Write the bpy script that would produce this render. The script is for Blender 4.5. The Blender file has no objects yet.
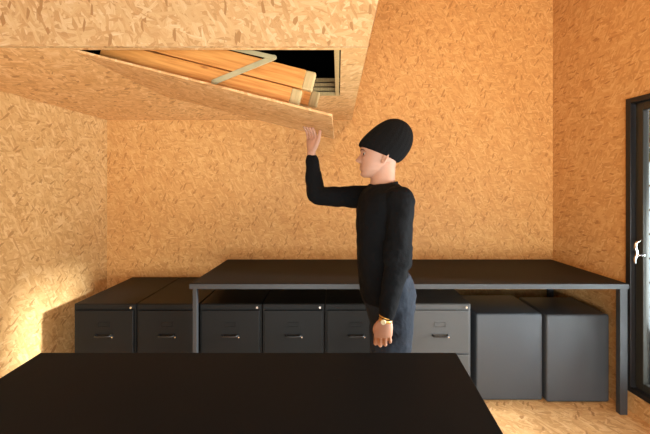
import bpy, bmesh, math, random
from mathutils import Vector, Matrix
random.seed(7)
S = bpy.context.scene
COL = S.collection
F, VX, VY, H = 345.0, 338.0, 183.0, 1.54          # focal length (px), vanishing point, camera height

# ---------------------------------------------------------------- camera, sky, lights, exposure
cam = bpy.data.cameras.new('camera'); cam.sensor_width = 36; cam.lens = F / 650 * 36
cam.shift_x = -(VX - 325) / 650; cam.shift_y = -(217 - VY) / 650; cam.clip_start = 0.02
co = bpy.data.objects.new('camera', cam); co.location = (0, 0, H); co.rotation_euler = (math.pi / 2, 0, 0)
COL.objects.link(co); S.camera = co
S.view_settings.view_transform = 'Standard'; S.view_settings.look = 'None'
S.view_settings.gamma = 1; S.view_settings.use_curve_mapping = False
S.view_settings.exposure = -0.36
w = bpy.data.worlds.new('sky'); S.world = w; w.use_nodes = True
w.node_tree.nodes['Background'].inputs[0].default_value = (0.62, 0.78, 1.0, 1)
w.node_tree.nodes['Background'].inputs[1].default_value = 1.0

def light(name, kind, loc, energy, color, **kw):
    d = bpy.data.lights.new(name, kind); d.energy = energy; d.color = color
    for k, v in kw.items():
        if k not in ('aim',): setattr(d, k, v)
    o = bpy.data.objects.new(name, d); o.location = loc; COL.objects.link(o)
    if 'aim' in kw: o.rotation_euler = Vector(kw['aim']).to_track_quat('-Z', 'Y').to_euler()
    return o
light('sun', 'SUN', (8, 0, 4), 10.5, (1.0, 0.97, 0.99), angle=math.radians(5), aim=(-1, .114, -.30))
light('daylight_door', 'AREA', (2.75, 1.25, .65), 260, (0.90, 0.95, 1.0), shape='RECTANGLE', size=1.9, size_y=1.2, aim=(-1, .05, .30))
light('rear_fill', 'AREA', (.35, -1.95, .62), 290, (0.97, 0.95, 0.93), shape='RECTANGLE', size=3.9, size_y=1.1, aim=(-.02, .85, .5))  # added low fill, aimed up through the rear opening to brighten the loft underside
light('ceiling_lamp_light', 'AREA', (0.95, 0.9, 3.25), 32, (1.0, 0.74, 0.44), shape='DISK', size=0.5, aim=(0.05, 0.5, -1))

# ---------------------------------------------------------------- materials
def mat(name, color, rough=.5, metal=0, spec=.5, bump=None, coat=0, var=None):
    m = bpy.data.materials.new(name); m.use_nodes = True
    nt = m.node_tree; b = nt.nodes['Principled BSDF']
    b.inputs['Base Color'].default_value = (*color, 1); b.inputs['Roughness'].default_value = rough
    b.inputs['Metallic'].default_value = metal; b.inputs['Specular IOR Level'].default_value = spec
    tc = nt.nodes.new('ShaderNodeTexCoord')
    if var:                                        # (scale, amount): gentle tone variation
        n = nt.nodes.new('ShaderNodeTexNoise'); n.inputs['Scale'].default_value = var[0]; n.inputs['Detail'].default_value = 4
        nt.links.new(tc.outputs['Object'], n.inputs['Vector'])
        mx = nt.nodes.new('ShaderNodeMix'); mx.data_type = 'RGBA'
        mx.inputs[6].default_value = tuple(c * (1 - var[1]) for c in color) + (1,)
        mx.inputs[7].default_value = tuple(min(1, c * (1 + var[1])) for c in color) + (1,)
        nt.links.new(n.outputs['Fac'], mx.inputs[0]); nt.links.new(mx.outputs[2], b.inputs['Base Color'])
    if bump:
        n = nt.nodes.new('ShaderNodeTexNoise'); n.inputs['Scale'].default_value = bump[0]; n.inputs['Detail'].default_value = 3
        nt.links.new(tc.outputs['Object'], n.inputs['Vector'])
        bp = nt.nodes.new('ShaderNodeBump'); bp.inputs['Strength'].default_value = bump[1]; bp.inputs['Distance'].default_value = .01
        nt.links.new(n.outputs['Fac'], bp.inputs['Height']); nt.links.new(bp.outputs['Normal'], b.inputs['Normal'])
    return m

def osb(name, tint=(1, 1, 1), scale=1.0, contrast=1.0, seed=0):
    m = bpy.data.materials.new(name); m.use_nodes = True
    nt = m.node_tree; N = nt.nodes.new; L = nt.links.new; b = nt.nodes['Principled BSDF']
    b.inputs['Roughness'].default_value = .55; b.inputs['Specular IOR Level'].default_value = .3
    uv = N('ShaderNodeUVMap')
    dn = N('ShaderNodeTexNoise'); dn.inputs['Scale'].default_value = 9; L(uv.outputs[0], dn.inputs['Vector'])
    sub = N('ShaderNodeVectorMath'); sub.operation = 'SUBTRACT'; sub.inputs[1].default_value = (.5, .5, .5); L(dn.outputs['Color'], sub.inputs[0])
    sc = N('ShaderNodeVectorMath'); sc.operation = 'SCALE'; sc.inputs['Scale'].default_value = .022; L(sub.outputs[0], sc.inputs[0])
    add = N('ShaderNodeVectorMath'); add.operation = 'ADD'; L(uv.outputs[0], add.inputs[0]); L(sc.outputs[0], add.inputs[1])
    val = None
    lay = [(20, 11, 34), (78, 12, 40), (133, 14, 52), (-28, 11, 40), (98, 16, 62), (48, 17, 70), (160, 19, 84), (5, 15, 66), (118, 18, 80)]
    for i, (ang, sx, sy) in enumerate(lay):
        mp = N('ShaderNodeMapping'); mp.vector_type = 'TEXTURE'
        mp.inputs['Rotation'].default_value = (0, 0, math.radians(ang)); mp.inputs['Location'].default_value = (i * 3.7 + seed, i * 1.3, 0)
        mp.inputs['Scale'].default_value = (1 / (sx * scale), 1 / (sy * scale), 1)
        L(add.outputs[0], mp.inputs['Vector'])
        vo = N('ShaderNodeTexVoronoi'); vo.voronoi_dimensions = '2D'; vo.inputs['Scale'].default_value = 1
        L(mp.outputs[0], vo.inputs['Vector'])
        sp = N('ShaderNodeSeparateColor'); L(vo.outputs['Color'], sp.inputs[0])
        # fine grain along the strand
        gn = N('ShaderNodeTexNoise'); gn.noise_dimensions = '2D'; gn.inputs['Scale'].default_value = 4; gn.inputs['Detail'].default_value = 2
        mp2 = N('ShaderNodeVectorMath'); mp2.operation = 'MULTIPLY'; mp2.inputs[1].default_value = (.35, 1.4, 1); L(mp.outputs[0], mp2.inputs[0]); L(mp2.outputs[0], gn.inputs['Vector'])
        ma = N('ShaderNodeMath'); ma.operation = 'MULTIPLY_ADD'; ma.inputs[1].default_value = .5; L(gn.outputs['Fac'], ma.inputs[0])
        mb = N('ShaderNodeMath'); mb.operation = 'MULTIPLY'; mb.inputs[1].default_value = .62; L(sp.outputs[0], mb.inputs[0]); L(mb.outputs[0], ma.inputs[2])
        if val is None: val = ma.outputs[0]
        else:
            gt = N('ShaderNodeMath'); gt.operation = 'GREATER_THAN'; gt.inputs[1].default_value = .52 if i < 5 else .72; L(sp.outputs[1], gt.inputs[0])
            mx = N('ShaderNodeMix'); mx.data_type = 'FLOAT'; L(gt.outputs[0], mx.inputs[0]); L(val, mx.inputs[2]); L(ma.outputs[0], mx.inputs[3]); val = mx.outputs[0]
    # dark specks: small flakes seen on edge
    mp = N('ShaderNodeMapping'); mp.vector_type = 'TEXTURE'; mp.inputs['Rotation'].default_value = (0, 0, 1.15 + seed)
    mp.inputs['Scale'].default_value = (1 / (24 * scale), 1 / (80 * scale), 1); L(add.outputs[0], mp.inputs['Vector'])
    vo = N('ShaderNodeTexVoronoi'); vo.voronoi_dimensions = '2D'; vo.inputs['Scale'].default_value = 1; L(mp.outputs[0], vo.inputs['Vector'])
    sp = N('ShaderNodeSeparateColor'); L(vo.outputs['Color'], sp.inputs[0])
    gt = N('ShaderNodeMath'); gt.operation = 'GREATER_THAN'; gt.inputs[1].default_value = .965; L(sp.outputs[1], gt.inputs[0])
    mx = N('ShaderNodeMix'); mx.data_type = 'FLOAT'; L(gt.outputs[0], mx.inputs[0]); L(val, mx.inputs[2]); mx.inputs[3].default_value = .06; val = mx.outputs[0]
    ct = N('ShaderNodeMath'); ct.operation = 'MULTIPLY_ADD'; ct.inputs[1].default_value = contrast; ct.inputs[2].default_value = .56 * (1 - contrast); L(val, ct.inputs[0])
    r = N('ShaderNodeValToRGB'); L(ct.outputs[0], r.inputs[0])
    e = r.color_ramp.elements
    stops = [(0.0, (.24, .10, .035)), (.20, (.42, .215, .080)), (.47, (.60, .345, .145)), (.68, (.68, .43, .20)), (.95, (.84, .63, .38))]
    while len(e) < len(stops): e.new(.5)
    for el, (p, c) in zip(e, stops): el.position = p; el.color = (*[c[k] * tint[k] for k in range(3)], 1)
    L(r.outputs[0], b.inputs['Base Color'])
    bp = N('ShaderNodeBump'); bp.inputs['Strength'].default_value = .05; bp.inputs['Distance'].default_value = .003
    L(val, bp.inputs['Height']); L(bp.outputs[0], b.inputs['Normal'])
    return m

def timber(name, c1, c2, axis=0, sc=3.0):
    m = bpy.data.materials.new(name); m.use_nodes = True
    nt = m.node_tree; N = nt.nodes.new; L = nt.links.new; b = nt.nodes['Principled BSDF']
    b.inputs['Roughness'].default_value = .5
    tc = N('ShaderNodeTexCoord'); mp = N('ShaderNodeMapping'); L(tc.outputs['Object'], mp.inputs[0])
    s = [26, 26, 26]; s[axis] = 1.6; mp.inputs['Scale'].default_value = s
    n = N('ShaderNodeTexNoise'); n.inputs['Scale'].default_value = sc; n.inputs['Detail'].default_value = 5; n.inputs['Distortion'].default_value = .6; L(mp.outputs[0], n.inputs[0])
    r = N('ShaderNodeValToRGB'); L(n.outputs['Fac'], r.inputs[0]); e = r.color_ramp.elements
    e[0].position = .3; e[0].color = (*c1, 1); e[1].position = .7; e[1].color = (*c2, 1)
    mk = N('ShaderNodeMapping'); s2 = [9, 9, 9]; s2[axis] = 3.0; mk.inputs['Scale'].default_value = s2; L(tc.outputs['Object'], mk.inputs[0])
    k = N('ShaderNodeTexVoronoi'); k.inputs['Scale'].default_value = 1.3; L(mk.outputs[0], k.inputs[0])
    kr = N('ShaderNodeValToRGB'); L(k.outputs['Distance'], kr.inputs[0]); kr.color_ramp.elements[0].position = .05; kr.color_ramp.elements[1].position = .12
    mx = N('ShaderNodeMix'); mx.data_type = 'RGBA'; L(kr.outputs[0], mx.inputs[0]); mx.inputs[6].default_value = (c1[0] * .45, c1[1] * .3, c1[2] * .3, 1)
    L(r.outputs[0], mx.inputs[7]); L(mx.outputs[2], b.inputs['Base Color'])
    return m

M_back = osb('osb_back_wall', (1.0, .86, .64), 1.2, .60)
M_right = osb('osb_right_wall', (.88, .77, .62), 1.12, .62, 5)
M_left = osb('osb_left_wall', (1.10, 1.12, 1.02), 1.05, .66, 9)
M_loft = osb('osb_loft_front', (.92, .93, .95), 1.05, .72, 13)  # tint carries the colour of the light falling on this face
M_under = osb('osb_loft_underside', (1.16, 1.12, 1.04), .9, .7, 17)  # tint raised: extra light on the underside is put into its colour
M_panel = osb('osb_hatch_panel', (1.08, 1.02, .97), .9, .7, 21)
M_floor = osb('osb_floor', (1.08, 1.02, .95), .9, .7, 25)
M_edge = mat('raw_board_edge', (.62, .44, .24), .7, var=(60, .3))
M_black_top = mat('black_laminate', (.005, .005, .005), .6, spec=.06, var=(3, .15))
M_black_top2 = mat('black_laminate_satin', (.009, .009, .009), .55, spec=.12, var=(3, .15))
M_steel2 = mat('grey_edge_steel', (.040, .042, .045), .45, spec=.5)
M_steel = mat('black_steel', (.035, .037, .040), .45, spec=.5, bump=(500, .05))
M_cab = mat('black_cabinet_enamel', (.008, .008, .0078), .5, spec=.17, bump=(700, .12))
M_cab_grey = mat('cabinet_lighter_tone', (.070, .071, .071), .42, spec=.35, bump=(700, .12))  # lighter base colour, used on the sixth cabinet only
M_cab2 = mat('dark_handle', (.008, .008, .008), .35)
M_chrome = mat('chrome', (.75, .75, .75), .25, 1)
M_vinyl = mat('charcoal_vinyl', (.058, .064, .072), .45, spec=.45, bump=(120, .06))
M_loft_dark = mat('painted_loft_dark', (.004, .004, .004), .95, spec=.05)  # black stands in for the shade inside the unlit loft
M_orange = timber('orange_timber', (.58, .20, .035), (.84, .38, .095))
M_pale = timber('pale_timber_end', (.46, .32, .13), (.62, .44, .20), 2, 5)
M_arm = mat('galvanised_arm', (.44, .37, .20), .55, .1, var=(14, .25))
M_frame = mat('black_aluminium', (.016, .014, .014), .35, .3)
M_sash = mat('bronze_aluminium', (.035, .033, .026), .35, .4)
M_skin = mat('skin', (.46, .235, .15), .5, spec=.35, var=(30, .10))
M_knit = mat('black_knit', (.006, .0055, .0055), .95, spec=.1, bump=(260, .5))
M_sweat = mat('black_sweater', (.004, .004, .0045), .9, spec=.12, bump=(34, .6))
M_jean = mat('dark_blue_denim', (.012, .016, .024), .85, spec=.2, bump=(24, .9), var=(40, .35))
M_boot = mat('black_leather', (.015, .013, .012), .4)
M_white = mat('painted_white', (.75, .75, .72), .5)
M_fence = mat('pale_blue_fence', (.62, .80, .92), .6)
M_bounce_ground = mat('pale_bounce_ground', (.50, .48, .44), .9, var=(8, .5))  # ground made pale to bounce light up through the door
M_leaf = mat('leaf', (.08, .15, .04), .7, var=(5, .5))
M_bark = mat('bark', (.09, .06, .04), .9)
M_eye = mat('eye_white', (.42, .36, .32), .25); M_iris = mat('iris', (.05, .03, .02), .2)
M_brow = mat('brow_hair', (.10, .05, .03), .9)
M_gold = mat('gold_bracelet', (.65, .36, .10), .35, .8); M_dial = mat('watch_dial', (.80, .70, .45), .3)
g = bpy.data.materials.new('glass'); g.use_nodes = True; nt = g.node_tree
for n in list(nt.nodes): nt.nodes.remove(n)
o_ = nt.nodes.new('ShaderNodeOutputMaterial'); t_ = nt.nodes.new('ShaderNodeBsdfTransparent'); t_.inputs[0].default_value = (.93, .97, .97, 1)
gl = nt.nodes.new('ShaderNodeBsdfGlossy'); gl.inputs['Roughness'].default_value = .02
fr = nt.nodes.new('ShaderNodeFresnel'); fr.inputs[0].default_value = 1.45; mx = nt.nodes.new('ShaderNodeMixShader')
nt.links.new(fr.outputs[0], mx.inputs[0]); nt.links.new(t_.outputs[0], mx.inputs[1]); nt.links.new(gl.outputs[0], mx.inputs[2]); nt.links.new(mx.outputs[0], o_.inputs[0])
M_glass = g

# ---------------------------------------------------------------- mesh helpers
def uvbox(me, off=(0, 0)):
    uvl = me.uv_layers.new(name='UVMap') if not me.uv_layers else me.uv_layers[0]
    for p in me.polygons:
        n = p.normal
        for li in p.loop_indices:
            c = me.vertices[me.loops[li].vertex_index].co
            if abs(n.z) > .7: u = (c.x, c.y)
            elif abs(n.y) > abs(n.x): u = (c.x, c.z)
            else: u = (c.y, c.z)
            uvl.data[li].uv = (u[0] + off[0], u[1] + off[1])

def obj(name, bm, m, parent=None, bevel=0, smooth=False, kind=None, seg=2, origin=None):
    bmesh.ops.recalc_face_normals(bm, faces=bm.faces)
    if origin is not None:
        bmesh.ops.translate(bm, verts=bm.verts, vec=-Vector(origin))
    me = bpy.data.meshes.new(name); bm.to_mesh(me); bm.free()
    for mm in (m if isinstance(m, (list, tuple)) else [m]): me.materials.append(mm)
    uvbox(me)
    if smooth:
        for p in me.polygons: p.use_smooth = True
    o = bpy.data.objects.new(name, me); COL.objects.link(o)
    if origin is not None: o.location = origin
    if parent:
        o.parent = parent
    if bevel:
        b = o.modifiers.new('bevel', 'BEVEL'); b.width = bevel; b.segments = seg; b.limit_method = 'ANGLE'
    if kind: o['kind'] = kind
    return o

def box(bm, x0, y0, z0, x1, y1, z1):
    v = [bm.verts.new(c) for c in ((x0, y0, z0), (x1, y0, z0), (x1, y1, z0), (x0, y1, z0), (x0, y0, z1), (x1, y0, z1), (x1, y1, z1), (x0, y1, z1))]
    for f in ((0, 1, 2, 3), (4, 5, 6, 7), (0, 1, 5, 4), (1, 2, 6, 5), (2, 3, 7, 6), (3, 0, 4, 7)): bm.faces.new([v[i] for i in f])
    return v
def BX(*a): bm = bmesh.new(); box(bm, *a); return bm
def prism(bm, bottom, top):
    a = [bm.verts.new(c) for c in bottom]; b = [bm.verts.new(c) for c in top]; n = len(a)
    bm.faces.new(a); bm.faces.new(b)
    for i in range(n): bm.faces.new((a[i], a[(i + 1) % n], b[(i + 1) % n], b[i]))
def ring_loft(bm, rings, cap=True):
    R = [[bm.verts.new(c) for c in r] for r in rings]
    for a, b in zip(R, R[1:]):
        n = len(a)
        for i in range(n): bm.faces.new((a[i], a[(i + 1) % n], b[(i + 1) % n], b[i]))
    if cap: bm.faces.new(R[0][::-1]); bm.faces.new(R[-1])
def tube(bm, pts, rad, n=16, round_end=True, flat=None):
    """tapered tube through points; flat=(vector, factor) squeezes the section along vector"""
    pts = [Vector(p) for p in pts]; rad = list(rad)
    if round_end:
        for end in (0, 1):
            if end: pts.reverse(); rad.reverse()
            d = (pts[0] - pts[1]).normalized(); r = rad[0]; p0 = pts[0].copy()
            for k in (.5, .87, .985):
                pts.insert(0, p0 + d * r * k); rad.insert(0, r * math.sqrt(max(.0004, 1 - k * k)))
            if end: pts.reverse(); rad.reverse()
    rings = []; ref = None
    for i, p in enumerate(pts):
        t = (pts[min(i + 1, len(pts) - 1)] - pts[max(i - 1, 0)]).normalized()
        if ref is None: ref = t.orthogonal().normalized()
        u = (ref - t * ref.dot(t)).normalized(); ref = u; v = t.cross(u)
        ring = []
        for k in range(n):
            a = 2 * math.pi * k / n; q = (u * math.cos(a) + v * math.sin(a)) * rad[i]
            if flat: fv = Vector(flat[0]).normalized(); q = q - fv * q.dot(fv) * (1 - flat[1])
            ring.append(p + q)
        rings.append(ring)
    ring_loft(bm, rings)
def smooth_pts(pts, rad, k=4):
    """Catmull-Rom subdivision of a polyline with radii"""
    P_ = [Vector(p) for p in pts]; out = []; ro = []
    for i in range(len(P_) - 1):
        p0 = P_[max(i - 1, 0)]; p1 = P_[i]; p2 = P_[i + 1]; p3 = P_[min(i + 2, len(P_) - 1)]
        for j in range(k):
            t = j / k
            out.append(.5 * ((2 * p1) + (p2 - p0) * t + (2 * p0 - 5 * p1 + 4 * p2 - p3) * t * t + (3 * p1 - p0 - 3 * p2 + p3) * t ** 3)); ro.append(rad[i] * (1 - t) + rad[i + 1] * t)
    out.append(P_[-1]); ro.append(rad[-1]); return out, ro
def lerp_tab(tab, z):
    if z <= tab[0][0]: return tab[0][1:]
    for a, b in zip(tab, tab[1:]):
        if z <= b[0]:
            t = (z - a[0]) / (b[0] - a[0]); t = t * t * (3 - 2 * t) * .5 + t * .5
            return tuple(x * (1 - t) + y * t for x, y in zip(a[1:], b[1:]))
    return tab[-1][1:]
def empty(name, loc=(0, 0, 0)):
    o = bpy.data.objects.new(name, None); o.location = loc; COL.objects.link(o); o.empty_display_size = .1; return o
def tag(o, label=None, cat=None, group=None, kind=None):
    if label: o['label'] = label
    if cat: o['category'] = cat
    if group: o['group'] = group
    if kind: o['kind'] = kind
    return o
def kids(o): return [c for c in list(COL.objects) if c.parent == o]
def copy_tree(o, parent=None):
    c = o.copy(); COL.objects.link(c); c.parent = parent
    for k in kids(o): copy_tree(k, c)
    return c
def P(px, py, d): return Vector(((px - VX) / F * d, d, H + (VY - py) / F * d))

# ---------------------------------------------------------------- room shell
D = 3.02; XL = -2.022; ZC = 3.45; YR = -1.6
def W(y): return 1.88 + .13 * (D - y)
bm = bmesh.new(); prism(bm, [(XL - .1, YR - .1, -.08), (W(YR) + .1, YR - .1, -.08), (W(D) + .1, D + .1, -.08), (XL - .1, D + .1, -.08)],
                        [(XL - .1, YR - .1, 0), (W(YR) + .1, YR - .1, 0), (W(D) + .1, D + .1, 0), (XL - .1, D + .1, 0)])
obj('floor', bm, M_floor, kind='structure')
bm = bmesh.new(); prism(bm, [(XL - .1, YR - .1, ZC), (W(YR) + .1, YR - .1, ZC), (W(D) + .1, D + .1, ZC), (XL - .1, D + .1, ZC)],
                        [(XL - .1, YR - .1, ZC + .1), (W(YR) + .1, YR - .1, ZC + .1), (W(D) + .1, D + .1, ZC + .1), (XL - .1, D + .1, ZC + .1)])
obj('ceiling', bm, M_back, kind='structure')
obj('wall_back', BX(XL - .1, D, 0, W(D) + .1, D + .1, ZC), M_back, kind='structure')
obj('wall_left', BX(XL - .1, YR, 0, XL, D, ZC), M_left, kind='structure')
def wseg(bm, y0, y1, z0, z1, n0=0.0, n1=.06):      # n: offset outwards from the room face of the right wall
    prism(bm, [(W(y0) + n0, y0, z0), (W(y0) + n1, y0, z0), (W(y1) + n1, y1, z0), (W(y1) + n0, y1, z0)],
          [(W(y0) + n0, y0, z1), (W(y0) + n1, y0, z1), (W(y1) + n1, y1, z1), (W(y1) + n0, y1, z1)])
DY0, DY1, DZ0, DZ1 = .30, 2.339, .142, 2.108
bm = bmesh.new()
wseg(bm, YR, DY0, 0, ZC); wseg(bm, DY1, D, 0, ZC); wseg(bm, DY0, DY1, DZ1, ZC); wseg(bm, DY0, DY1, 0, DZ0)
obj('wall_right', bm, M_right, kind='structure')
WX0, WX1, WZ0, WZ1 = -1.7, 2.35, .06, 2.3
bm = bmesh.new()
box(bm, XL - .1, YR - .1, 0, WX0, YR, ZC); box(bm, WX1, YR - .1, 0, W(YR) + .1, YR, ZC)
box(bm, WX0, YR - .1, 0, WX1, YR, WZ0); box(bm, WX0, YR - .1, WZ1, WX1, YR, ZC)
obj('wall_rear', bm, M_left, kind='structure')
wn = obj('added_window', BX(WX0, YR - .07, WZ0, WX1, YR - .065, WZ1), M_glass, kind='structure')  # unseen rear window, widened and lowered to admit the added fill
bm = bmesh.new()
for a in ((WX0, WZ0, WX1, WZ0 + .05), (WX0, WZ1 - .05, WX1, WZ1), (WX0, WZ0 + .05, WX0 + .05, WZ1 - .05), (WX1 - .05, WZ0 + .05, WX1, WZ1 - .05), (.30, WZ0 + .05, .35, WZ1 - .05)):
    box(bm, a[0], YR - .09, a[1], a[2], YR - .045, a[3])
obj('added_window_frame', bm, M_frame, wn, bevel=.003)

# door: black frame in the right wall, two tall sashes
bm = bmesh.new(); fw = .035
wseg(bm, DY1 - fw, DY1, DZ0, DZ1, -.02, .055); wseg(bm, DY0, DY0 + fw, DZ0, DZ1, -.02, .055)
wseg(bm, DY0 + fw, DY1 - fw, DZ1 - fw, DZ1, -.02, .055); wseg(bm, DY0 + fw, DY1 - fw, DZ0, DZ0 + fw, -.02, .055)
door = obj('door_1', bm, M_frame, kind='structure', bevel=.003)
def sash(y0, y1, n0):
    bm = bmesh.new(); s = .050; z0, z1 = DZ0 + fw + .004, DZ1 - fw - .004
    wseg(bm, y1 - s, y1, z0, z1, n0, n0 + .04); wseg(bm, y0, y0 + s, z0, z1, n0, n0 + .04)
    wseg(bm, y0 + s, y1 - s, z1 - s, z1, n0, n0 + .04); wseg(bm, y0 + s, y1 - s, z0, z0 + s, n0, n0 + .04)
    so = obj('sash', bm, M_sash, door, bevel=.003)
    bm = bmesh.new(); wseg(bm, y0 + s - .003, y1 - s + .003, z0 + s - .003, z1 - s + .003, n0 + .017, n0 + .023); obj('glass_pane', bm, M_glass, so)
    return so
s1 = sash(1.30, DY1 - fw - .004, .01); sash(DY0 + fw + .004, 1.36, .055)
hy = 2.262; hx = W(hy)
bm = bmesh.new()
pts, rr = smooth_pts([(hx + .012, hy, 1.165), (hx - .020, hy, 1.150), (hx - .034, hy - .006, 1.12), (hx - .028, hy - .012, 1.08), (hx - .038, hy - .006, 1.04), (hx - .030, hy, 1.015)], [.006, .007, .008, .008, .007, .005])
tube(bm, pts, rr, 12); tube(bm, [(hx + .012, hy - .018, 1.07), (hx - .02, hy - .018, 1.07)], [.008, .008], 12)
obj('handle', bm, M_chrome, s1, smooth=True)

# loft: boxed-in attic floor jutting over the left half of the room
ZU = H + .5515; LY0 = 1.409; XR0 = .120; XE = -1.11; OX1 = .012; OY0, OY1 = 1.430, 2.187; TH = .018
def XR(z): return XR0 + .23 * (z - ZU)
bm = bmesh.new()
for (x0, y0, x1, y1) in ((XL, LY0, XR0, OY0), (XL, OY0, XE, OY1), (OX1, OY0, XR0, OY1), (XL, OY1, XR0, D)):
    box(bm, x0, y0, ZU, x1, y1, ZU + TH)
bmesh.ops.remove_doubles(bm, verts=bm.verts, dist=1e-5)
obj('ceiling_loft_underside', bm, M_under, kind='structure')
bm = bmesh.new()
prism(bm, [(XL, LY0 - .018, ZU), (XR(ZU), LY0 - .018, ZU), (XR(ZC), LY0 - .018, ZC), (XL, LY0 - .018, ZC)],
      [(XL, LY0, ZU), (XR(ZU), LY0, ZU), (XR(ZC), LY0, ZC), (XL, LY0, ZC)])
obj('wall_loft_front', bm, M_loft, kind='structure')
bm = bmesh.new()
prism(bm, [(XR(ZU) - .018, LY0, ZU + TH), (XR(ZU), LY0, ZU + TH), (XR(ZC), LY0, ZC), (XR(ZC) - .018, LY0, ZC)],
      [(XR(ZU) - .018, D, ZU + TH), (XR(ZU), D, ZU + TH), (XR(ZC), D, ZC), (XR(ZC) - .018, D, ZC)])
obj('wall_loft_side', bm, M_loft, kind='structure')
# black sheets that paint in the dark of the unlit loft void
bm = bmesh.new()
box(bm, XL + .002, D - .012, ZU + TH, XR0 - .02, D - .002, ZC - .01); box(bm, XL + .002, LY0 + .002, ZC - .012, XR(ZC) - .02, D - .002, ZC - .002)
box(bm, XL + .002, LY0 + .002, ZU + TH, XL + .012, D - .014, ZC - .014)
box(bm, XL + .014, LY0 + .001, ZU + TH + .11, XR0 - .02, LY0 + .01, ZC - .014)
obj('loft_dark_lining', bm, M_loft_dark, kind='structure')
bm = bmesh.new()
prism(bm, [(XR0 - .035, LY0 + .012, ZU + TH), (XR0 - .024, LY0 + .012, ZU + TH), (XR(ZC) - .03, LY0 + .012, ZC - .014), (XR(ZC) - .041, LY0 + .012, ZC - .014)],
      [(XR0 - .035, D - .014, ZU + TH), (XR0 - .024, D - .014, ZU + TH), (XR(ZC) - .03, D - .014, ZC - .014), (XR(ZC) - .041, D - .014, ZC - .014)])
obj('loft_dark_side', bm, M_loft_dark, kind='structure')
# opening lining: right end board, back boards (layered)
obj('trim_1', BX(-.016, OY0 + .002, ZU + .001, .006, OY1 - .02, ZU + .10), M_pale, kind='structure', bevel=.001)
bm = bmesh.new()
for z0, z1, o in ((0.001, .022, 0), (.030, .050, .004), (.058, .078, .004), (.086, .108, 0)):
    box(bm, XE + .02, OY1 - .018 + o, ZU + z0, .010, OY1 - .002, ZU + z1)
obj('trim_2', bm, M_pale, kind='structure')
obj('loft_dark_back', BX(XE + .02, OY1 - .0015, ZU + TH, .010, OY1 + .008, ZU + .11), M_loft_dark, kind='structure')  # same painted dark, behind the gaps of the back boards

# outside the door: pale light-bouncing ground, fence, tree
obj('ground', BX(-12, -12, -.25, 14, 14, -.12), M_bounce_ground, kind='structure')
fe = empty('fence', (4.5, 3.7, -.12)); tag(fe, 'pale blue board fence seen through the glass door', 'fence')
for i in range(2):
    bm = bmesh.new()
    for k in range(7): box(bm, -1.72 + i * 1.75, -.012, .08 + k * .26, -.03 + i * 1.75, .012, .32 + k * .26)
    obj('board_panel', bm, M_fence, fe, bevel=.004)
for i in range(3): obj('post', BX(-1.80 + i * 1.75, .013, 0, -1.70 + i * 1.75, .11, 1.95), M_fence, fe, bevel=.006)
tr = empty('tree', (5.0, 5.6, -.12)); tag(tr, 'leafy green tree outside behind the fence, beyond the glass door', 'tree')
bm = bmesh.new(); pts, rr = smooth_pts([(0, 0, 0), (.05, 0, .9), (-.05, .05, 2.0), (.05, 0, 3.2)], [.16, .12, .10, .05]); tube(bm, pts, rr, 12)
for a in range(6):
    c = math.cos(a); s = math.sin(a); tube(bm, [(0, 0, 1.3 + a * .25), (c * .6, s * .6, 2.0 + a * .25), (c * 1.0, s * 1.0, 2.7 + a * .2)], [.06, .04, .02], 8)
obj('trunk', bm, M_bark, tr, smooth=True)
bm = bmesh.new()
for k in range(2600):
    v = Vector((random.gauss(0, 1), random.gauss(0, 1), random.gauss(0, 1))).normalized() * (random.random() ** .4)
    c = Vector((v.x * 1.6, v.y * 1.5, 3.0 + v.z * 1.5)); a = Vector((random.uniform(-1, 1), random.uniform(-1, 1), random.uniform(-1, 1))).normalized() * .11
    b2 = a.orthogonal().normalized() * .06
    vs = [bm.verts.new(c + q) for q in (-a, b2, a, -b2)]; bm.faces.new(vs)
obj('foliage', bm, M_leaf, tr)

# ---------------------------------------------------------------- attic hatch with folded ladder
th = math.radians(14.2); hinge = Vector((XE, 0, ZU))
hat_ = empty('attic_ladder', (XE, (OY0 + OY1) / 2, ZU)); hat_.rotation_euler = (0, th, 0)
tag(hat_, 'half-open wooden ceiling hatch with folded orange ladder, pushed up by the man', 'attic ladder')
Y0 = OY0 - (OY0 + OY1) / 2 + .006; Y1 = -Y0; LP = 1.118
def under(x): return ZU - (x - XE) * math.tan(th)
p = obj('hatch_panel', BX(0.004, Y0, 0, LP, Y1, .010), M_panel, hat_)
p['label'] = 'chipboard hatch panel'
# two stacked ladder sections, 2 stringers each
def stringer(y, z0, x0, x1, h=.076, name='stringer'):
    s = obj(name, BX(x0, y, z0, x1, y + .032, z0 + h), M_orange, hat_, bevel=.003)
    bm = bmesh.new(); box(bm, x1 - .001, y + .0, z0 + .0, x1 + .045, y + .034, z0 + h); obj('stringer_end', bm, M_pale, s, bevel=.006)
ya, yb = Y0 + .075, Y0 + .40
for y in (ya, yb):
    stringer(y, .018, .06, .915); stringer(y, .100, .10, .955, .084)
for k, x in enumerate((.16, .40, .64, .86)):
    obj('tread', BX(x, ya + .033, .036, x + .02, yb - .001, .086), M_orange, hat_, bevel=.002)
for k, x in enumerate((.22, .46, .70, .90)):
    obj('tread', BX(x, ya + .033, .118, x + .02, yb - .001, .176), M_orange, hat_, bevel=.002)
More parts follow.
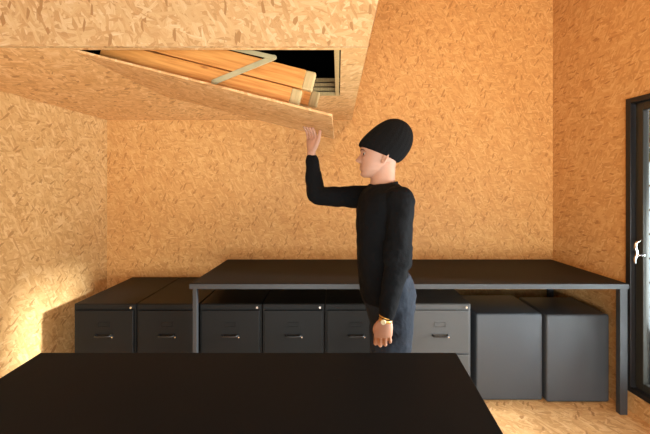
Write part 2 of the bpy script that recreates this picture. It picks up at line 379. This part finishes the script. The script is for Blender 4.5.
# jointed metal arm on the near side (positions given in the world, moved into the hatch's frame)
bpy.context.view_layer.update()
inv = (Matrix.Translation(hat_.location) @ Matrix.Rotation(th, 4, 'Y')).inverted()
def bar(a, b_, wd, tk, m, name, parent=hat_):
    bm = bmesh.new(); a = inv @ Vector(a); b_ = inv @ Vector(b_); t = (b_ - a).normalized(); n = Vector((0, 1, 0)); s = t.cross(n).normalized()
    q = [];
    for c, sg in ((a, -1), (b_, 1)):
        for k in range(9):
            an = math.pi * (k / 8) - math.pi / 2; q.append(c + t * sg * math.cos(an) * wd / 2 + s * sg * math.sin(an) * wd / 2)
    prism(bm, [c - n * tk for c in q], [c + n * tk for c in q])
    tube(bm, [a - n * tk * 1.5, a + n * tk * 1.5], [wd * .28] * 2, 10, False); tube(bm, [b_ - n * tk * 1.5, b_ + n * tk * 1.5], [wd * .28] * 2, 10, False)
    return obj(name, bm, m, parent, bevel=.001)
dA = 1.497
bar(P(214, 82, dA), P(274, 57.5, dA - .006), .023, .003, M_arm, 'hinge_arm')
bar(P(274, 57.5, dA - .013), P(226, 46.5, dA - .013), .019, .003, M_arm, 'hinge_arm')

# ---------------------------------------------------------------- tables
TZ = .872; TY = 2.285
tb = empty('work_table', (.45, 2.65, 0)); tag(tb, 'long black work table against the back wall, over filing cabinets and cubes', 'table')
bm = bmesh.new(); q = [(-.985, TY), (1.926, TY), (1.862, 3.017), (-.965, 3.017)]
prism(bm, [(x - .45, y - 2.65, TZ - .034) for x, y in q], [(x - .45, y - 2.65, TZ) for x, y in q])
obj('table_top', bm, M_black_top2, tb, bevel=.002)
bm = bmesh.new(); box(bm, -.984 - .45, TY - 2.65 - .003, TZ - .0335, 1.925 - .45, TY - 2.65 - .0003, TZ - .002); obj('edge_band', bm, M_steel2, tb)['label'] = 'grey front edge of the table top'
bm = bmesh.new()
def tbx(bm, x0, y0, z0, x1, y1, z1, c=(.45, 2.65, 0)): box(bm, x0 - c[0], y0 - c[1], z0, x1 - c[0], y1 - c[1], z1)
for (x0, x1, y) in ((-.965, -.937, TY + .004), (1.872, 1.922, TY + .004), (-.962, -.936, 3.0), (1.815, 1.855, 2.965)):
    bm = bmesh.new(); tbx(bm, x0, y, 0, x1, y + (.015 if y == 3.0 else .028 if x0 < 0 else .036), TZ - .034); lg = obj('leg', bm, M_steel, tb, bevel=.002)
bm = bmesh.new(); tbx(bm, -.93, 3.001, TZ - .06, 1.81, 3.016, TZ - .035)
obj('rail', bm, M_steel, tb)
ft = empty('work_table', (-.35, .95, 0)); tag(ft, 'large black work table in the foreground, cropped by the bottom of the photo', 'table')
bm = bmesh.new(); q = [(-1.105, .50), (.418, .50), (.465, 1.359), (-1.171, 1.359)]
prism(bm, [(x + .35, y - .95, TZ - .034) for x, y in q], [(x + .35, y - .95, TZ) for x, y in q])
obj('table_top', bm, M_black_top, ft, bevel=.002)
for (x, y) in ((-1.08, .53), (.36, .53), (-1.14, 1.30), (.40, 1.30)):
    bm = bmesh.new(); tbx(bm, x, y, 0, x + .04, y + .04, TZ - .034, (-.35, .95, 0)); obj('leg', bm, M_steel, ft, bevel=.002)
for (y) in (.54, 1.31):
    bm = bmesh.new(); tbx(bm, -1.03, y, TZ - .064, .355, y + .02, TZ - .035, (-.35, .95, 0)); obj('rail', bm, M_steel, ft)

# ---------------------------------------------------------------- filing cabinets
CW, CZ, CD = .4225, .722, .66
def make_cabinet(x):
    t = empty('filing_cabinet', (x, 2.338, 0)); hw = CW / 2 - .0012
    bm = bmesh.new(); box(bm, -hw, 0, .03, hw, CD, CZ)
    box(bm, -hw + .02, .02, 0, hw - .02, CD - .02, .03)
    body = obj('cabinet_body', bm, M_cab, t, bevel=.004)
    obj('top_rail', BX(-hw + .006, -.006, CZ - .036, hw - .006, 0, CZ - .003), M_cab, body, bevel=.002)
    bm = bmesh.new(); tube(bm, [(hw - .030, .0, CZ - .022), (hw - .030, -.014, CZ - .022)], [.0085, .0075], 16, False)
    obj('lock', bm, M_chrome, t, smooth=False)
    for k in range(2):
        z1 = CZ - .042 - k * .298; z0 = z1 - .288
        dr = obj('drawer', BX(-hw + .014, -.014, z0, hw - .014, -.0005, z1), M_cab, t, bevel=.004, seg=3)
        zc = z1 - .165
        bm = bmesh.new(); pts, rr = smooth_pts([(-.052, -.013, zc), (-.046, -.034, zc), (-.02, -.039, zc), (.02, -.039, zc), (.046, -.034, zc), (.052, -.013, zc)], [.006] * 6)
        tube(bm, pts, rr, 10); obj('handle', bm, M_cab2, dr, smooth=True)
        bm = bmesh.new(); tube(bm, [(.058, -.013, zc - .012), (.058, -.022, zc - .012)], [.006, .005], 12, False)
        obj('thumb_latch', bm, M_chrome, dr)
        bm = bmesh.new(); a = .038; zt = zc + .085
        for q in ((-a, zt, a, zt + .003), (-a, zt - .03, a, zt - .027), (-a, zt - .027, -a + .003, zt), (a - .003, zt - .027, a, zt)): box(bm, q[0], -.0165, q[1], q[2], -.0135, q[3])
        obj('label_holder', bm, M_cab, dr)
    return t
labels = ['black two-drawer filing cabinet at the far left, beside the left wall',
          'black two-drawer filing cabinet just left of the back table\'s left leg',
          'black two-drawer filing cabinet just right of the back table\'s left leg',
          'black two-drawer filing cabinet under the back table, between two other cabinets left of the man',
          'black two-drawer filing cabinet partly hidden behind the man\'s hanging hand',
          'lighter-toned two-drawer filing cabinet between the man and the black cubes']
cx = [(px - VX) / F * 2.325 for px in (104, 167, 230.3, 293.3, 356, 440)]
cab0 = make_cabinet(cx[0])
for i, x in enumerate(cx):
    c = cab0 if i == 0 else copy_tree(cab0)
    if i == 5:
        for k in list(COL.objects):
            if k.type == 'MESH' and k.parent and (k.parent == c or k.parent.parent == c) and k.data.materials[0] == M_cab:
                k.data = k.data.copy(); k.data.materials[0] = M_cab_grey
    c.location.x = x; tag(c, labels[i], 'filing cabinet', 'filing cabinets along the back wall')

# ---------------------------------------------------------------- padded cubes
def cube(px0, px1, yf, yb, ztop, label):
    x0 = (px0 - VX) / F * yf; x1 = (px1 - VX) / F * yf; t = empty('storage_cube', ((x0 + x1) / 2, (yf + yb) / 2, 0))
    w2 = (x1 - x0) / 2; d2 = (yb - yf) / 2
    bm = bmesh.new(); box(bm, -w2 + .003, -d2 + .003, .006, w2 - .003, d2 - .003, ztop)
    obj('cube_body', bm, M_vinyl, t, bevel=.014, seg=4, smooth=True)
    for sx in (-1, 1):
        for sy in (-1, 1):
            bm = bmesh.new(); tube(bm, [(sx * (w2 - .05), sy * (d2 - .05), 0), (sx * (w2 - .05), sy * (d2 - .05), .008)], [.015] * 2, 12, False)
            obj('glide_foot', bm, M_cab2, t)
    tag(t, label, 'storage cube', 'charcoal cubes under the back table')
cube(476, 543.5, 2.43, 2.85, .618, 'charcoal cube with rounded edges beside the lighter grey filing cabinet')
cube(546.5, 610.5, 2.41, 2.80, .618, 'charcoal cube with rounded edges next to the table\'s right leg')

# ---------------------------------------------------------------- the man
DM = 1.72
man_origin = Vector((.25, DM, 0))
def remesh(o, v, sm=4, f=.5):
    r = o.modifiers.new('remesh', 'REMESH'); r.mode = 'VOXEL'; r.voxel_size = v; r.use_smooth_shade = True
    s = o.modifiers.new('smooth', 'SMOOTH'); s.iterations = sm; s.factor = f

def section(cx_, cy, a, b_, z, n=40, e=2.3):
    out = []
    for k in range(n):
        t = 2 * math.pi * k / n; c, s = math.cos(t), math.sin(t)
        out.append(Vector((cx_ + a * math.copysign(abs(c) ** (2 / e), c), cy + b_ * math.copysign(abs(s) ** (2 / e), s), z)))
    return out
def px2x(px, d=DM): return (px - VX) / F * d
def py2z(py, d=DM): return H + (VY - py) / F * d

TORSO = [(181, 373, 396, .062), (185, 370, 398, .080), (188.5, 366.5, 402.5, .125), (193, 362, 407, .165), (200, 359, 410, .185), (210, 357.3, 411, .188), (225, 356.8, 410, .180), (245, 357, 407.5, .168),
         (265, 358.5, 406, .160), (285, 360, 409, .165), (300, 362, 412, .172), (303, 363.5, 410, .168)]
def torso(bm, grow, rows):
    rings = []
    for py, f, b, hw in rows:
        a = (px2x(b) - px2x(f)) / 2 + grow; rings.append(section((px2x(f) + px2x(b)) / 2, DM + .0, a, hw + grow, py2z(py)))
    ring_loft(bm, rings)
# joints
shR, elR, wrR = P(371, 197.5, 1.885), P(316.5, 196, 1.90), P(311.2, 153, 1.90)
shL, elL, wrL = P(400.5, 201, 1.555), P(398, 260, 1.50), P(386.3, 316, 1.50)
def arm(bm, sh, el, wr, grow, up, cut=1.0, bend=None):
    mid1 = sh.lerp(el, .5); mid2 = el.lerp(wr, .35); w2 = el.lerp(wr, cut)
    R = [.062, .054, .047, .046, .044, .030]
    if bend is None: el_a, el_b = el.lerp(sh, .10), el.lerp(wr, .10)
    pts = [sh, mid1, el.lerp(sh, .08), el.lerp(wr, .07), mid2, w2]
    pts, rr = smooth_pts(pts, [r * up + grow for r in R], 5); tube(bm, pts, rr, 20)

# bare body, one continuous surface
bm = bmesh.new()
ZCH = py2z(177.6); HX = px2x(380.6)
HEAD = [(0, .082, -.045, .020), (.006, .092, -.030, .034), (.02, .100, -.005, .046), (.04, .1015, .030, .056), (.065, .100, .055, .062), (.09, .099, .078, .068),
        (.12, .0985, .092, .073), (.15, .099, .098, .076), (.18, .092, .096, .074), (.205, .073, .080, .060), (.222, .045, .055, .040), (.232, .012, .015, .012)]
def gz(z, c, s): return math.exp(-((z - c) / s) ** 2)
rings = []
for i in range(90):
    z = .232 * i / 89; f, b, hw = lerp_tab(HEAD, z); cu = (f - b) / 2; a = (f + b) / 2; ring = []
    for k in range(96):
        t = 2 * math.pi * k / 96; c, s = math.cos(t), math.sin(t); e = 2.25
        u = cu + a * math.copysign(abs(c) ** (2 / e), c); v = hw * math.copysign(abs(s) ** (2 / e), s)
        if c > 0:
            if z < .122: nose = max(0, min(1, (.122 - z) / .036)) if z > .086 else max(0, 1 - ((.086 - z) / .017) ** 2)
            else: nose = 0
            sg = .0095 + .006 * nose * (1 if z < .1 else .4)
            u += .0275 * nose ** 1.1 * math.exp(-(v / sg) ** 2)
            u += .0065 * gz(z, .054, .0045) * math.exp(-(v / .018) ** 2) + .0070 * gz(z, .0415, .0055) * math.exp(-(v / .017) ** 2)
            u -= .0060 * gz(z, .0475, .0026) * math.exp(-(v / .022) ** 2) + .007 * gz(z, .029, .008) * math.exp(-(v / .02) ** 2)
            u += .005 * gz(z, .014, .012) * math.exp(-(v / .018) ** 2)
            u += .005 * gz(z, .137, .008) * math.exp(-((abs(v) - .02) / .022) ** 2)
            u -= .012 * gz(z, .119, .012) * math.exp(-((abs(v) - .030) / .014) ** 2)
            u += .004 * gz(z, .098, .012) * math.exp(-((abs(v) - .042) / .015) ** 2)
            u += .0065 * gz(z, .0795, .006) * math.exp(-((abs(v) - .0125) / .006) ** 2)
        ring.append(Vector((HX - u, DM + v, ZCH + z)))
    rings.append(ring)
ring_loft(bm, rings)
# ears
for sgn in (-1, 1):
    cx_, cz = HX + .010, ZCH + .102; yb_ = DM + sgn * .066
    loop = [(.000, .034), (.012, .030), (.018, .016), (.015, 0), (.008, -.014), (.0, -.028), (-.008, -.030), (-.011, -.020)]
    pts, rr = smooth_pts([(cx_ + a, yb_ + sgn * (.011 if i < 5 else .005), cz + b) for i, (a, b) in enumerate(loop)], [.0048, .0052, .005, .0045, .0045, .007, .006, .004], 3)
    tube(bm, pts, rr, 10)
    tube(bm, [(cx_ + .002, yb_ - sgn * .004, cz + .020), (cx_ + .002, yb_ + sgn * .001, cz), (cx_ - .003, yb_ - sgn * .003, cz - .018)], [.010, .013, .009], 12)
# neck
rings = []
for py, f, b, hw in ((192, 366, 400, .075), (186, 369.5, 396, .060), (180, 370.5, 395, .056), (173, 371, 395, .055), (166, 371, 395.5, .057), (158, 371, 396.5, .060)):
    rings.append(section((px2x(f) + px2x(b)) / 2, DM, (px2x(b) - px2x(f)) / 2, hw, py2z(py), 32, 2.1))
ring_loft(bm, rings)
torso(bm, -.018, [(187.5, 370, 399, .10)] + TORSO[3:])
arm(bm, shR, elR, wrR, -.008, .90); arm(bm, shL, elL, wrL, -.008, .92)
# forearm ends to wrists
tube(bm, [elR.lerp(wrR, .6), wrR], [.028, .0235], 16); tube(bm, [elL.lerp(wrL, .6), wrL + Vector((0, 0, -.01))], [.030, .0250], 16)
# hips and legs
def leg(bm, y, grow):
    pts = [(.262, DM + y * .75, py2z(300)), (.258, DM + y, .80), (.244, DM + y, .68), (.243, DM + y, .50), (.262, DM + y, .36), (.272, DM + y, .20), (.272, DM + y, .10)]
    pts, rr = smooth_pts(pts, [.098 + grow, .090 + grow, .076 + grow, .060 + grow, .058 + grow, .046 + grow, .044 + grow], 5); tube(bm, pts, rr, 24)
for y in (-.095, .095):
    leg(bm, y, -.022); tube(bm, [(.275, DM + y, .05), (.20, DM + y, .035), (.10, DM + y, .028)], [.034, .032, .022], 14)
# right hand (raised, palm towards the camera side, fingers pressed on the hatch)
wdir = Vector((.72, -.69, 0)).normalized(); pn = Vector((-.69, -.72, 0)).normalized()
c0 = wrR + Vector((0, 0, -.004)); kn = P(311.5, 139.5, 1.90)
rings = []
for t, hw_, tk in ((0, .024, .018), (.25, .027, .017), (.5, .034, .016), (.8, .039, .0145), (1.0, .039, .012)):
    c = c0.lerp(kn, t); ring = []
    for k in range(24):
        a = 2 * math.pi * k / 24; ring.append(c + wdir * hw_ * math.cos(a) + pn * tk * math.sin(a))
    rings.append(ring)
ring_loft(bm, rings)
fl = [(-.030, .94, .0072), (-.0105, 1.0, .0080), (.0095, 1.0, .0083), (.029, .97, .0081)]
for off, ln, r in fl:
    k0 = kn + wdir * off + Vector((0, 0, -.012 if abs(off) > .02 else -.004))
    tp = k0 + wdir * off * .25 + Vector((-.010, .004, 0)) - pn * (-.010); tp.z = under(tp.x) - r * .9
    m1 = k0.lerp(tp, .45) - pn * .010; m2 = k0.lerp(tp, .75) - pn * .009
    pts, rr = smooth_pts([k0 - Vector((0, 0, .012)), k0, m1, m2, tp], [r, r * 1.05, r, r * .93, r * .82], 3); tube(bm, pts, rr, 12)
tb0 = c0 + wdir * .018 + Vector((0, 0, .018)); tt = P(320.0, 134.0, 1.875); tt.z = under(tt.x) - .014
pts, rr = smooth_pts([tb0, tb0.lerp(tt, .42) + wdir * .010, tb0.lerp(tt, .75) + wdir * .006, tt], [.015, .0125, .0105, .0085], 4); tube(bm, pts, rr, 12)
# left hand, hanging, back of the hand towards the camera
wd = Vector((.95, -.18, .10)).normalized(); up_ = Vector((-.17, 0, 1)).normalized(); nn = Vector((.15, .97, 0)).normalized()   # nn: palm side
c0 = wrL + Vector((0, 0, -.004)); kn = P(382.8, 337, 1.50)
rings = []
for t, hw_, tk in ((0, .026, .019), (.25, .030, .019), (.55, .037, .018), (.85, .040, .016), (1.0, .039, .013)):
    c = c0.lerp(kn, t); ring = []
    for k in range(24):
        a = 2 * math.pi * k / 24; ring.append(c + wd * hw_ * math.cos(a) + nn * tk * math.sin(a))
    rings.append(ring)
ring_loft(bm, rings)
for off, l1, r in ((-.030, .037, .0088), (-.0105, .041, .0092), (.0095, .038, .0088), (.029, .030, .0078)):
    k0 = kn + wd * off + Vector((0, 0, .004 + (.004 if abs(off) > .02 else 0)))
    lat = wd * off * .10
    l1 *= 1.18; a1 = k0 + Vector((-.002, 0, -1)) * l1 * .88 + nn * l1 * .35 + lat; a2 = a1 + Vector((.012, 0, -.55)) * l1 * .62 + nn * l1 * .52; a3 = a2 + Vector((.3, 0, .05)) * l1 * .25 + nn * l1 * .45
    pts, rr = smooth_pts([k0 + Vector((0, 0, .015)), k0, a1, a2, a3], [r, r * 1.08, r * 1.0, r * .93, r * .82], 3); tube(bm, pts, rr, 12)
b0 = c0.lerp(kn, .25) - wd * .020
pts, rr = smooth_pts([b0, b0 + Vector((-.020, .012, -.028)), b0 + Vector((-.020, .026, -.056)), b0 + Vector((-.010, .036, -.076))], [.015, .013, .0105, .0085], 4); tube(bm, pts, rr, 12)
bmesh.ops.recalc_face_normals(bm, faces=bm.faces)
body = obj('person', bm, M_skin, smooth=True, origin=man_origin); remesh(body, .0032, 3, .4)
tag(body, 'man in black beanie, black sweater and dark jeans pushing the ceiling hatch up', 'person')
def part(name, bm, m, v=None, sm=4, f=.5, par=body):
    bmesh.ops.recalc_face_normals(bm, faces=bm.faces)
    o = obj(name, bm, m, smooth=True, origin=man_origin); o.parent = par; o.location = (0, 0, 0)
    if v: remesh(o, v, sm, f)
    return o
# eyes, brows
for sgn in (-1, 1):
    ec = Vector((HX - .0772, DM + sgn * .030, ZCH + .117)); bm = bmesh.new(); bmesh.ops.create_uvsphere(bm, u_segments=20, v_segments=14, radius=.0105)
    bmesh.ops.translate(bm, verts=bm.verts, vec=ec); e = part('eye', bm, M_eye)
    bm = bmesh.new(); bmesh.ops.create_uvsphere(bm, u_segments=16, v_segments=10, radius=.0064); bmesh.ops.translate(bm, verts=bm.verts, vec=ec + Vector((-.0078, 0, -.0025)))
    o = obj('iris', bm, M_iris, smooth=True, origin=man_origin); o.parent = e; o.location = (0, 0, 0)
    bm = bmesh.new(); pts, rr = smooth_pts([(HX - .0985, DM + sgn * .014, ZCH + .133), (HX - .0965, DM + sgn * .028, ZCH + .137), (HX - .083, DM + sgn * .045, ZCH + .132)], [.0025, .0035, .002], 4); tube(bm, pts, rr, 8); part('eyebrow', bm, M_brow)
# sweater
bm = bmesh.new(); torso(bm, .004, TORSO[2:-2] + [(297, 362, 408, .170)]); rings = []
rings = [section((px2x(f) + px2x(b)) / 2, DM, (px2x(b) - px2x(f)) / 2 + .004, hw + .004, py2z(py)) for py, f, b, hw in ((184, 370, 397.5, .068), (188.5, 366.5, 402.5, .122), (192, 363, 406, .155))]
ring_loft(bm, rings)
arm(bm, shR, elR, wrR, .004, 1.0, .86); arm(bm, shL, elL, wrL, .004, 1.02, .97)
tube(bm, [shL + Vector((-.02, .02, .012)), P(396, 196, 1.64), P(388, 190, 1.70)], [.055, .055, .045], 16)
tube(bm, [shR + Vector((.0, -.02, -.01)), P(381, 198, 1.80), P(386, 193, 1.74)], [.052, .058, .05], 16)
tube(bm, [elR.lerp(wrR, .78), elR.lerp(wrR, .93)], [.0285, .0275], 16, False); tube(bm, [elL.lerp(wrL, .86), elL.lerp(wrL, 1.0)], [.0325, .031], 16, False)
# folds on the hanging sleeve
for t, r in ((.80, .052), (.9, .054), (1.0, .053)):
    c = shL.lerp(elL, t); tube(bm, [c + Vector((-.012, -.002, .006)), c + Vector((.012, -.002, -.004))], [r, r - .002], 16)
def wrinkle(o, size, strength):
    tx = bpy.data.textures.new('folds', 'CLOUDS'); tx.noise_scale = size; tx.noise_depth = 1
    d = o.modifiers.new('folds', 'DISPLACE'); d.texture = tx; d.strength = strength; d.mid_level = .5; d.texture_coords = 'LOCAL'
wrinkle(part('sweater', bm, M_sweat, .0048, 5), .07, .014)
# collar
bm = bmesh.new(); n = 40; rings = []
for k in range(n):
    a = 2 * math.pi * k / n; c = Vector((px2x(383.3) + .0685 * math.cos(a), DM + .064 * math.sin(a), py2z(185.6) + .012 * math.cos(a))); rad_ = Vector((math.cos(a), math.sin(a), .3)).normalized(); rings.append([c + rad_ * .005 * math.cos(q) + Vector((0, 0, 1)) * .010 * math.sin(q) for q in [2 * math.pi * j / 10 for j in range(10)]])
R = [[bm.verts.new(c) for c in r] for r in rings]
for i in range(n):
    for j in range(10): bm.faces.new((R[i][j], R[(i + 1) % n][j], R[(i + 1) % n][(j + 1) % 10], R[i][(j + 1) % 10]))
part('collar', bm, M_sweat)
# jeans
bm = bmesh.new()
rings = [section((px2x(f) + px2x(b)) / 2, DM, (px2x(b) - px2x(f)) / 2 - .003, hw, py2z(py)) for py, f, b, hw in ((272, 361, 409, .158), (281, 361, 412.5, .164), (290, 361.5, 415, .170), (303, 364, 414.5, .172), (315, 367, 411.5, .165), (322, 370, 409.5, .150))]
ring_loft(bm, rings)
for y in (-.095, .095): leg(bm, y, .003)
wrinkle(part('jeans', bm, M_jean, .006, 4), .06, .014)
for y in (-.095, .095):
    bm = bmesh.new(); tube(bm, [(.275, DM + y, .17), (.278, DM + y, .09), (.28, DM + y, .06)], [.056, .054, .050], 18)
    tube(bm, [(.285, DM + y, .052), (.20, DM + y, .050), (.13, DM + y, .044), (.075, DM + y, .040)], [.046, .047, .046, .036], 18)
    b2 = bmesh.new(); 
    for v in bm.verts: v.co.z = max(v.co.z, .006)
    part('boot', bm, M_boot, .006, 3); b2.free()
# beanie
bm = bmesh.new(); rings = []
BN = [((360.2, 147), (396.5, 162.2), .078), ((358.8, 145.2), (398.3, 162.6), .084), ((361, 140.5), (403, 159.3), .089), ((366, 134.8), (408.2, 152.8), .092), ((371.5, 129.8), (411.6, 145.8), .090), ((377.5, 125), (412.8, 138), .083), ((383.5, 121.5), (411.6, 130.8), .069), ((388.5, 119.6), (408, 125), .049), ((393, 118.9), (403, 121.3), .026), ((397, 119), (399.5, 119.6), .006)]
hats = []
for (a, b, hw) in BN: hats.append((px2x(a[0]), py2z(a[1]), px2x(b[0]), py2z(b[1]), hw))
def dense(tab, k=4):
    out = []
    for i in range(len(tab) - 1):
        p0, p1, p2, p3 = tab[max(i - 1, 0)], tab[i], tab[i + 1], tab[min(i + 2, len(tab) - 1)]
        for j in range(k):
            t = j / k; out.append(tuple(.5 * (2 * b + (c - a) * t + (2 * a - 5 * b + 4 * c - d) * t * t + (3 * b - a - 3 * c + d) * t ** 3) for a, b, c, d in zip(p0, p1, p2, p3)))
    return out + [tab[-1]]
for x0, z0, x1, z1, hw in dense(hats):
    ring = []; cxx, czz = (x0 + x1) / 2, (z0 + z1) / 2; ax, az = (x1 - x0) / 2, (z1 - z0) / 2
    for k in range(96):
        a = 2 * math.pi * k / 96; rib = 1 + .010 * math.cos(a * 24); c, s = math.cos(a), math.sin(a)
        ring.append(Vector((cxx + ax * c * rib, DM + max(hw, .002) * s * rib, czz + az * c * rib)))
    rings.append(ring)
ring_loft(bm, rings)
part('beanie', bm, M_knit)
# bracelet and watch on the near wrist
ax = (wrL - elL).normalized(); u = ax.orthogonal().normalized(); v = ax.cross(u)
def band(name, c, r, tk, m, wdt=.005):
    bm = bmesh.new(); n = 32; R = []
    for k in range(n):
        a = 2 * math.pi * k / n; rd = u * math.cos(a) + v * math.sin(a)
        R.append([bm.verts.new(c + rd * (r + tk * math.cos(q)) + ax * wdt * math.sin(q)) for q in [2 * math.pi * j / 8 for j in range(8)]])
    for i in range(n):
        for j in range(8): bm.faces.new((R[i][j], R[(i + 1) % n][j], R[(i + 1) % n][(j + 1) % 8], R[i][(j + 1) % 8]))
    return part(name, bm, m)
band('bracelet', wrL + ax * .001, .0285, .0035, M_gold, .004)
wt = band('watch', wrL + ax * .016, .0275, .0025, M_gold, .007)
bm = bmesh.new(); c = wrL + ax * .016 + Vector((-.012, -.026, 0)); d_ = Vector((-.35, -.93, 0)).normalized(); tube(bm, [c, c + d_ * .006], [.0110, .0105], 20, False)
dl = obj('watch_dial', bm, M_dial, origin=man_origin); dl.parent = wt; dl.location = (0, 0, 0)
